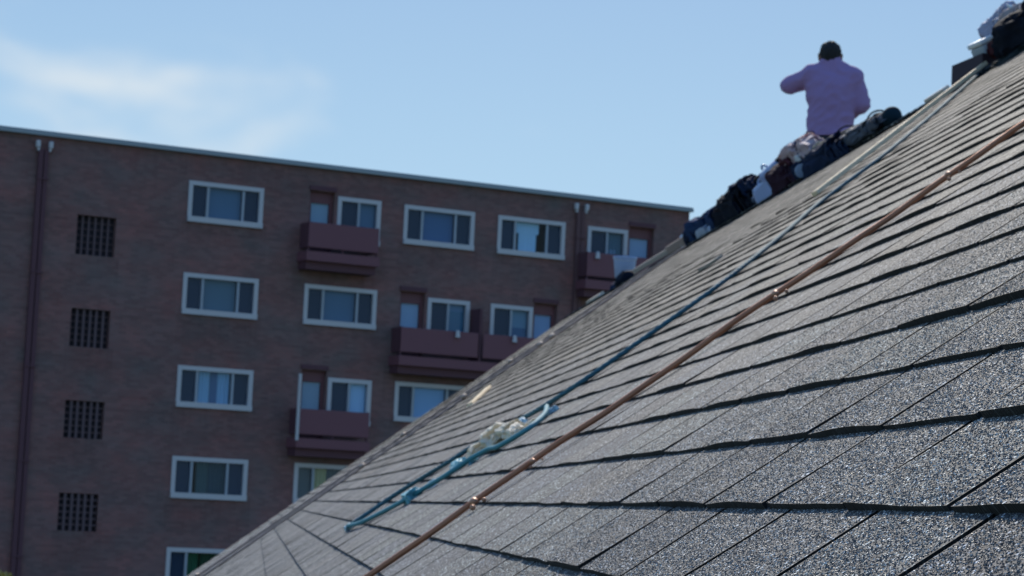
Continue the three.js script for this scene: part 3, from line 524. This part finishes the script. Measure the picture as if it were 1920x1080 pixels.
{
  const pts = [[4.757, 17.2, 0.235], [4.72, 17.8, 0.215], [4.68, 18.4, 0.185], [4.65, 19.0, 0.15], [4.635, 19.7, 0.10]];
  const o = thing('black_strap', 'black strap stretched above the jugs along the ridge', 'strap'); const [g] = tubeUD(pts, 0.02, 40, 8); onRoof(o, pts[0][0], pts[0][1]); part('webbing', g, black, o); part('buckle', rbox(0.06, 0.03, 0.05, 0.008, 0.3, pts[0][2], 0), std(0.2, 0.2, 0.22, 0.4, 0.5), o);
}
bag('plum_bag', 'dark plum canvas bag right of the pale blue jugs', 'bag', 4.60, 17.35, 0.045, [0.8, 0.22, 0.18], plum, 24, { folds: [[[0.5, 0.13, 0.12], [-0.15, 0.09, 0.02], fabric([0.085, 0.028, 0.042])], [[0.4, 0.18, 0.10], [-0.4, 0.0, -0.02], navy]] });
bag('cloth_sack', 'pinkish grey cloth sack heaped on top of the plum bag', 'sack', 4.66, 17.05, 0.165, [0.7, 0.15, 0.15], thin([0.58, 0.43, 0.46], 0.3), 25, { amp: 0.6, folds: [[[0.35, 0.10, 0.10], [-0.15, 0.05, 0.04], thin([0.72, 0.46, 0.42], 0.4)], [[0.4, 0.10, 0.09], [0.25, -0.05, -0.02], thin([0.46, 0.42, 0.48], 0.3)]], extra: [['white_fold', soft([0.16, 0.06, 0.05], 0.5, 4, [-0.2, -0.02, -0.07], 0, 4), offW, 'white fold of cloth']] });
{ const o = thing('water_bottle', 'slim pale blue bottle lying below the beige pouch', 'bottle'); onRoof(o, 4.575, 16.95, 0.055, -0.25); const pr = [[0, 0], [0.05, 0], [0.054, 0.01], [0.054, 0.30], [0.022, 0.38], [0.02, 0.41], [0, 0.41]].map(([x, y]) => new THREE.Vector2(x, y)); part('body', new THREE.LatheGeometry(pr, 16).rotateZ(-Math.PI / 2).translate(-0.2, 0, 0), std(0.24, 0.32, 0.46, 0.35), o); part('cap', new THREE.CylinderGeometry(0.023, 0.023, 0.03, 12).rotateZ(Math.PI / 2).translate(0.225, 0, 0), offW, o); }
bag('beige_pouch', 'small beige pouch under the jacket hem of the person', 'pouch', 4.63, 16.45, 0.115, [0.16, 0.075, 0.085], fabric([0.30, 0.29, 0.25]), 26, { amp: 0.3, folds: [[[0.1, 0.05, 0.05], [-0.04, 0.03, 0.01]]] });
bag('slate_bag', 'slate blue cloth bag standing between the pinkish sack and the tarp roll', 'bag', 4.645, 16.95, 0.09, [0.45, 0.24, 0.12], fabric([0.05, 0.062, 0.12]), 27, { folds: [[[0.25, 0.12, 0.09], [-0.1, 0.09, 0.02]]] });
{ // tarp roll along the ridge
  const o = thing('tarp_roll', 'dark teal rolled tarpaulin lying along the ridge right of the person', 'tarp'); onRoof(o, 4.60, 14.55, 0.05, 0);
  const L = 2.1, ge = new THREE.CapsuleGeometry(0.068, L, 10, 28, 22).rotateZ(Math.PI / 2).translate(L / 2, 0, 0);
  const p = ge.attributes.position; for (let i = 0; i < p.count; i++) { const x = p.getX(i), t = x / L; const k = 1 + 0.45 * sstep(0.2, 1.0, t); p.setY(i, p.getY(i) * k + 0.015 * t); p.setZ(i, p.getZ(i) * k + 0.04 * t); }
  part('roll', noisy(ge, 0.018, 4.5, 31), matte(0.010, 0.026, 0.040), o);
  part('fold', soft([0.9, 0.10, 0.10], 0.4, 33, [0.55, 0.02, -0.05]), std(0.040, 0.056, 0.095, 0.7), o);
  part('fold', soft([1.1, 0.18, 0.16], 0.5, 35, [1.5, -0.02, -0.06]), navy, o);  // navy shape added in place of the shadow under the clutter here
  for (const x of [0.3, 1.1]) part('tie', new THREE.TorusGeometry(0.082 + 0.02 * x, 0.006, 6, 22).rotateY(Math.PI / 2).translate(x, 0.008 * x, 0.012 * x), black, o);
}
batten(4.62, 13.85, 0.015, 4.60, 13.40, 0.02, 0.05, 0.05, 'short white block of wood on the ridge left of the maroon box', 'wood_block', std(0.70, 0.62, 0.54, 0.7));
{ // the right-hand heap
  const b = thing('cardboard_box', 'open dark maroon box on the ridge under the white foam box', 'box'); onRoof(b, 4.525, 12.72, -0.105, 0.12, true);
  const m = std(0.030, 0.015, 0.024, 0.8), m2 = std(0.075, 0.052, 0.07, 0.8);
  part('side', box(0.22, 0.19, 0.012, 0, 0.095, 0.2), m, b); part('side', box(0.22, 0.19, 0.012, 0, 0.095, -0.2), m, b); part('end', box(0.012, 0.19, 0.386, -0.104, 0.095, 0), m, b); part('end', box(0.012, 0.19, 0.386, 0.104, 0.095, 0), m, b); part('bottom', box(0.19, 0.01, 0.38, 0, 0.007, 0), m, b);
  part('flap', box(0.17, 0.12, 0.008, 0, 0, 0).rotateZ(0.5).rotateX(0.12).translate(0.03, 0.10, 0.222), m2, b);
  const f = thing('foam_box', 'white foam box with a sunlit lid resting on the maroon box', 'box'); onRoof(f, 4.672, 12.62, 0.085, 0.12, true); f.rotation.set(0, -VA + 0.12, 0.52);
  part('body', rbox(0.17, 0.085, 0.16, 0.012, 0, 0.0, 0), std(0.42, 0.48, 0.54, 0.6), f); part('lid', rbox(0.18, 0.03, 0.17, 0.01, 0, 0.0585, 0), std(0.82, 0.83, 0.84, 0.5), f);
  const film = thin([0.34, 0.38, 0.54], 0.35, 0.8);
  bag('plastic_bag', 'translucent blue grey plastic bag puffed up above the foam box', 'plastic bag', 4.755, 12.6, 0.15, [0.38, 0.14, 0.11], film, 41, { amp: 0.5, folds: [[[0.22, 0.10, 0.09], [-0.1, 0.04, 0.03], film]] });
  bag('grey_sack', 'light grey sack with a white tip at the right frame edge of the ridge', 'sack', 4.72, 12.15, 0.15, [0.3, 0.12, 0.11], fabric([0.36, 0.31, 0.32]), 42, { folds: [[[0.2, 0.08, 0.07], [0.0, -0.06, -0.06], fabric([0.22, 0.17, 0.20])]], extra: [['white_tip', noisy(new THREE.ConeGeometry(0.022, 0.05, 10, 3), 0.008, 22, 7).rotateX(-0.5).translate(0.02, 0.075, 0.0), std(0.85, 0.87, 0.88, 0.4), 'white tip']] });
  bag('black_bundle', 'large black cloth bundle on the ridge at the upper end of the batten', 'bundle', 4.60, 11.75, 0.075, [0.75, 0.18, 0.18], black, 43, { amp: 0.4, folds: [[[0.5, 0.12, 0.12], [-0.2, 0.08, 0.05], fabric([0.02, 0.015, 0.028])]] });
  bag('maroon_cloth', 'dark red cloth tucked between the foam box and the black bundle', 'cloth', 4.64, 12.45, 0.075, [0.24, 0.10, 0.10], fabric([0.06, 0.014, 0.02]), 44);
  bag('dark_tarp', 'flat dark green tarp trailing onto the shingles under the black bundle', 'tarp', 4.53, 11.95, 0.0, [1.3, 0.05, 0.14], fabric([0.016, 0.026, 0.032]), 45, { amp: 0.3 });
}

// ------------------------------------------------------------------ the person behind the ridge
function sdfMesh(caps, lo, hi, cell, k = 0.03, grow = 0) {                // caps: [ax,ay,az, bx,by,bz, ra, rb]
  const size = Math.max(hi[0] - lo[0], hi[1] - lo[1], hi[2] - lo[2]), n = Math.ceil(size / cell) + 4, mc = new MarchingCubes(n, new THREE.MeshBasicMaterial(), false, false, 200000);
  const half = n * cell / 2, cx = (lo[0] + hi[0]) / 2, cy = (lo[1] + hi[1]) / 2, cz = (lo[2] + hi[2]) / 2;
  mc.isolation = 0;
  const f = mc.field;
  for (let z = 0; z < n; z++) for (let y = 0; y < n; y++) for (let x = 0; x < n; x++) {
    const px = cx + (x - n / 2) * cell, py = cy + (y - n / 2) * cell, pz = cz + (z - n / 2) * cell; let s = 0, mn = 1e9;
    for (const c of caps) {
      const bx = c[3] - c[0], by = c[4] - c[1], bz = c[5] - c[2], ax = px - c[0], ay = py - c[1], az = pz - c[2], l2 = bx * bx + by * by + bz * bz || 1e-9, t = Math.min(1, Math.max(0, (ax * bx + ay * by + az * bz) / l2));
      const dx = ax - bx * t, dy = ay - by * t, dz = az - bz * t, sq = c[8] || 1, d = Math.sqrt(dx * dx + dy * dy + dz * dz * sq) - (c[6] + (c[7] - c[6]) * t) - grow;
      s += Math.exp(-Math.min(60, Math.max(-60, d / k * 2.2))); if (d < mn) mn = d;
    }
    f[x + y * n + z * n * n] = mn > 0.25 ? -mn : Math.log(s) * k / 2.2;
  }
  mc.update();
  const cnt = mc.count, g = new THREE.BufferGeometry(), P3 = new Float32Array(cnt * 3), N3 = new Float32Array(cnt * 3);
  for (let i = 0; i < cnt; i++) { P3[3 * i] = cx + mc.positionArray[3 * i] * half; P3[3 * i + 1] = cy + mc.positionArray[3 * i + 1] * half; P3[3 * i + 2] = cz + mc.positionArray[3 * i + 2] * half; }
  g.setAttribute('position', new THREE.BufferAttribute(P3, 3)); g.setAttribute('uv', new THREE.BufferAttribute(new Float32Array(cnt * 2), 2));
  const h = mergeVertices(g, 1e-5); h.computeVertexNormals(); return h;
}
{
  // ridge point and the far slope there
  const D = 18.0, px = 1556, py = 250;                                  // the jacket hem stands here
  const dir = new THREE.Vector3((px - 960) / 960, (540 - py) / 540, 0.5).unproject(camera).normalize();
  const hem = dir.clone().multiplyScalar(D / dir.dot(cD));
  const ridge = R(UR, D), over = hem.clone().sub(ridge).dot(rD), slopeY = r => ridge.y - r * Math.tan(P);
  const rootY = slopeY(over), base = new THREE.Vector3(hem.x, rootY, hem.z), hemH = hem.y - rootY;
  const yaw = Math.atan2(-dir.x, -dir.z), tx = -0.045;                  // turned with the back to the viewer, leaning a little to the left uphill
  const hip = hemH - 0.10, S = 1;
  // heights
  const sh = hemH + 0.47, ch = hemH + 0.34, nk = hemH + 0.53, hd = hemH + 0.605;
  const fl = [-0.17, slopeY(over - 0.17) - rootY, -0.02], fr = [0.19, slopeY(over + 0.19) - rootY, -0.06];
  const kneeL = [-0.17, (hip + fl[1]) / 2 + 0.02, -0.12], kneeR = [0.18, (hip + fr[1]) / 2 + 0.02, -0.10];
  const legs = [[-0.09, hip, 0, ...kneeL, 0.085, 0.058], [...kneeL, fl[0], fl[1] + 0.09, fl[2], 0.056, 0.042], [0.09, hip, 0, ...kneeR, 0.085, 0.058], [...kneeR, fr[0], fr[1] + 0.09, fr[2], 0.056, 0.042]];
  const pelvis = [[-0.075, hip + 0.03, 0, 0.075, hip + 0.03, 0, 0.105, 0.105], [0, hip, 0, 0, hip + 0.10, 0, 0.105, 0.095]];
  const elL = [-0.315, sh - 0.085, -0.09], haL = [-0.13, sh - 0.02, -0.30], elR = [0.225, sh - 0.235, -0.02], haR = [0.12, sh - 0.30, -0.24];
  const arms = [[-0.15, sh - 0.015, 0, ...elL, 0.044, 0.034], [...elL, ...haL, 0.036, 0.026], [0.15, sh - 0.02, 0, ...elR, 0.044, 0.034], [...elR, ...haR, 0.036, 0.026]];
  const torso = [[0, hemH, 0, 0, ch, 0, 0.100, 0.104], [-0.05, hemH + 0.05, 0, -0.06, ch, 0, 0.08, 0.09], [0.05, hemH + 0.05, 0, 0.06, ch, 0, 0.08, 0.09], [-0.12, sh - 0.03, 0, 0.12, sh - 0.035, 0, 0.045, 0.045], [-0.05, sh, 0, 0.05, sh, 0, 0.05, 0.05]];
  const neck = [[tx * 0.2, sh, 0, tx * 0.3, nk + 0.02, -0.01, 0.055, 0.05]];
  const head = [[tx * 0.4, hd, 0.012, tx * 0.4, hd + 0.02, 0.0, 0.078, 0.078], [tx * 0.4, hd - 0.045, -0.045, tx * 0.4, hd + 0.01, -0.03, 0.05, 0.066], [tx * 0.4, hd - 0.018, -0.098, tx * 0.4, hd - 0.03, -0.108, 0.012, 0.015], [tx * 0.4 - 0.03, hd - 0.062, -0.07, tx * 0.4 + 0.03, hd - 0.062, -0.07, 0.016, 0.016]];
  const ears = [[-0.078 + tx * 0.4, hd - 0.03, 0.0, -0.08 + tx * 0.4, hd + 0.005, 0.004, 0.014, 0.017], [0.078 + tx * 0.4, hd - 0.03, 0.0, 0.08 + tx * 0.4, hd + 0.005, 0.004, 0.014, 0.017]];
  const hand = (h, dx) => { const o = []; o.push([h[0], h[1], h[2], h[0] + dx * 0.05, h[1] + 0.005, h[2] - 0.055, 0.026, 0.03]); for (let i = 0; i < 4; i++) { const yy = h[1] + 0.032 - i * 0.02, x0 = h[0] + dx * 0.05, z0 = h[2] - 0.06, L = [0.036, 0.042, 0.04, 0.032][i]; o.push([x0, yy, z0, x0 + dx * L * 0.8, yy, z0 - L, 0.0092, 0.0085], [x0 + dx * L * 0.8, yy, z0 - L, x0 + dx * (L * 1.5), yy - 0.005, z0 - L + 0.008, 0.0085, 0.007]); } o.push([h[0] + dx * 0.01, h[1] + 0.03, h[2] - 0.02, h[0] + dx * 0.05, h[1] + 0.058, h[2] - 0.045, 0.011, 0.009]); return o; };
  const skin = std(0.22, 0.12, 0.08, 0.6);
  const bodyG = sdfMesh([...legs, ...pelvis, ...arms, ...torso, ...neck, ...head], [-0.45, -0.3, -0.5], [0.45, hemH + 0.8, 0.25], 0.016, 0.022);
  const headG = sdfMesh([...head, ...ears], [-0.14, hd - 0.14, -0.14], [0.12, hd + 0.13, 0.12], 0.006, 0.014);
  const hl = sdfMesh(hand(haL, 1), [haL[0] - 0.05, haL[1] - 0.07, haL[2] - 0.15], [haL[0] + 0.14, haL[1] + 0.09, haL[2] + 0.04], 0.004, 0.006), hr = sdfMesh(hand(haR, -1), [haR[0] - 0.14, haR[1] - 0.07, haR[2] - 0.15], [haR[0] + 0.05, haR[1] + 0.09, haR[2] + 0.04], 0.004, 0.006);
  const person = single('person', mergeGeometries([bodyG, headG, hl, hr].map(g => g.toNonIndexed())), skin, 'person in a purple jacket standing behind the ridge with back turned and left elbow raised', 'person');
  person.position.copy(base); person.rotation.y = yaw;
  // jacket: looser than the body, with folds
  const jc = [[0, hemH - 0.005, 0, 0, ch, 0.01, 0.140, 0.140], [-0.062, hemH - 0.005, 0, -0.07, ch, 0, 0.108, 0.120], [0.06, hemH - 0.005, 0, 0.07, ch, 0, 0.105, 0.120], [-0.135, sh - 0.03, 0, 0.135, sh - 0.035, 0, 0.077, 0.077], [-0.06, sh + 0.01, 0, 0.06, sh + 0.01, 0, 0.08, 0.08], [0.0, sh + 0.02, 0.012, tx * 0.4, nk + 0.028, 0.008, 0.082, 0.078],
    [-0.16, sh - 0.012, 0, ...elL, 0.078, 0.064], [...elL, ...haL.map((v, i) => v * 0.9 + elL[i] * 0.1), 0.064, 0.048], [0.16, sh - 0.02, 0, ...elR, 0.078, 0.064], [...elR, ...haR.map((v, i) => v * 0.9 + elR[i] * 0.1), 0.064, 0.048]];
  const jg = sdfMesh(jc, [-0.45, hemH - 0.2, -0.4], [0.42, hemH + 0.68, 0.25], 0.0125, 0.028);
  { // cut the hem and press in folds
    const p = jg.attributes.position, hemB = hemH - 0.035; for (let i = 0; i < p.count; i++) { let x = p.getX(i), y = p.getY(i), z = p.getZ(i); const nn = fbm(x * 5 + 3, y * 6 + 1, z * 5, 3) * 0.022 + (0.35 - Math.abs(perlin.noise(x * 7 + y * 5, y * 9 - x * 6, z * 5))) * 0.026 - (Math.abs(x - 0.004) < 0.006 && z > 0 ? 0.003 : 0), l = Math.hypot(x, z) || 1; x += x / l * nn; z += z / l * nn; if (y < hemB) { y = hemB + (y - hemB) * 0.06; } p.setXYZ(i, x, y, z); } jg.computeVertexNormals();
  }
  part('jacket', jg, std(0.35, 0.222, 0.42, 0.9), person, 'purple jacket with the collar up');
  part('trousers', sdfMesh([...legs.map(c => { const q = c.slice(); q[6] += 0.018; q[7] += 0.02; return q; }), [-0.075, hip + 0.03, 0, 0.075, hip + 0.03, 0, 0.13, 0.13]], [-0.4, -0.35, -0.4], [0.4, hip + 0.25, 0.25], 0.016, 0.025), std(0.02, 0.026, 0.045, 0.85), person, 'dark trousers');
  const hair = sdfMesh([[tx * 0.4, hd + 0.018, 0.014, tx * 0.4, hd + 0.036, 0.004, 0.083, 0.080], [tx * 0.4, hd - 0.02, 0.03, tx * 0.4, hd + 0.02, 0.02, 0.066, 0.076]], [-0.14, hd - 0.14, -0.12], [0.12, hd + 0.14, 0.14], 0.007, 0.012);
  part('hair', noisy(hair, 0.008, 45, 3), std(0.012, 0.011, 0.012, 0.8), person, 'short black hair');
  for (const f of [fl, fr]) part('shoe', new THREE.CapsuleGeometry(0.045, 0.16, 6, 12).rotateX(Math.PI / 2).scale(1, 0.85, 1).translate(f[0], f[1] + 0.035, f[2] - 0.06), std(0.03, 0.03, 0.03, 0.7), person);
}

// ------------------------------------------------------------------ a yellowing tree far below the brick wall
{
  const px = -6, py = 1071, D = 62, dir = new THREE.Vector3((px - 960) / 960, (540 - py) / 540, 0.5).unproject(camera).normalize(), top = dir.multiplyScalar(D);
  const t = thing('tree', 'yellow green treetop in front of the brick wall at the bottom left', 'tree'); t.position.set(top.x, GY, top.z);
  const h = top.y - GY, limbs = [new THREE.CylinderGeometry(0.09, 0.2, h * 0.6, 9).translate(0, h * 0.3, 0)];
  for (let k = 0; k < 9; k++) { const a = k * 2.4, L = rr(1.2, 2.2); limbs.push(new THREE.CylinderGeometry(0.02, 0.06, L, 6).translate(0, L / 2, 0).rotateZ(rr(0.4, 1.0)).rotateY(a).translate(0, h * rr(0.4, 0.6), 0)); }
  part('trunk', merge(limbs), std(0.09, 0.07, 0.05, 0.95), t);
  const leaf = new THREE.PlaneGeometry(0.13, 0.09), parts = [], M = new THREE.Matrix4(), q = new THREE.Quaternion(), e = new THREE.Euler(), clumps = [];
  for (let k = 0; k < 34; k++) { const a = rr(0, 6.3), rad = rr(0, 1.5), y = h * 0.62 + (h * 0.38 - 0.75) * rnd(); clumps.push([Math.cos(a) * rad * (1.25 - (y - h * 0.62) / (h * 0.38) * 0.8), y, Math.sin(a) * rad, rr(0.35, 0.6)]); }
  clumps.push([0.1, h - 0.35, 0, 0.35]);
  for (let k = 0; k < 7000; k++) { const c = clumps[k % clumps.length]; e.set(rr(0, 6), rr(0, 6), rr(0, 6)); q.setFromEuler(e); const v = new THREE.Vector3(rr(-1, 1), rr(-1, 1), rr(-1, 1)); if (v.length() > 1) v.normalize(); M.compose(new THREE.Vector3(c[0] + v.x * c[3], Math.min(h, c[1] + v.y * c[3]), c[2] + v.z * c[3]), q, new THREE.Vector3(1, 1, 1).multiplyScalar(rr(0.7, 1.4))); parts.push(leaf.clone().applyMatrix4(M)); }
  part('crown', merge(parts), new THREE.MeshPhysicalMaterial({ color: lin(0.50, 0.37, 0.08), roughness: 0.9, transmission: 0.35, thickness: 0, side: THREE.DoubleSide }), t);
}

renderer.render(scene, camera);
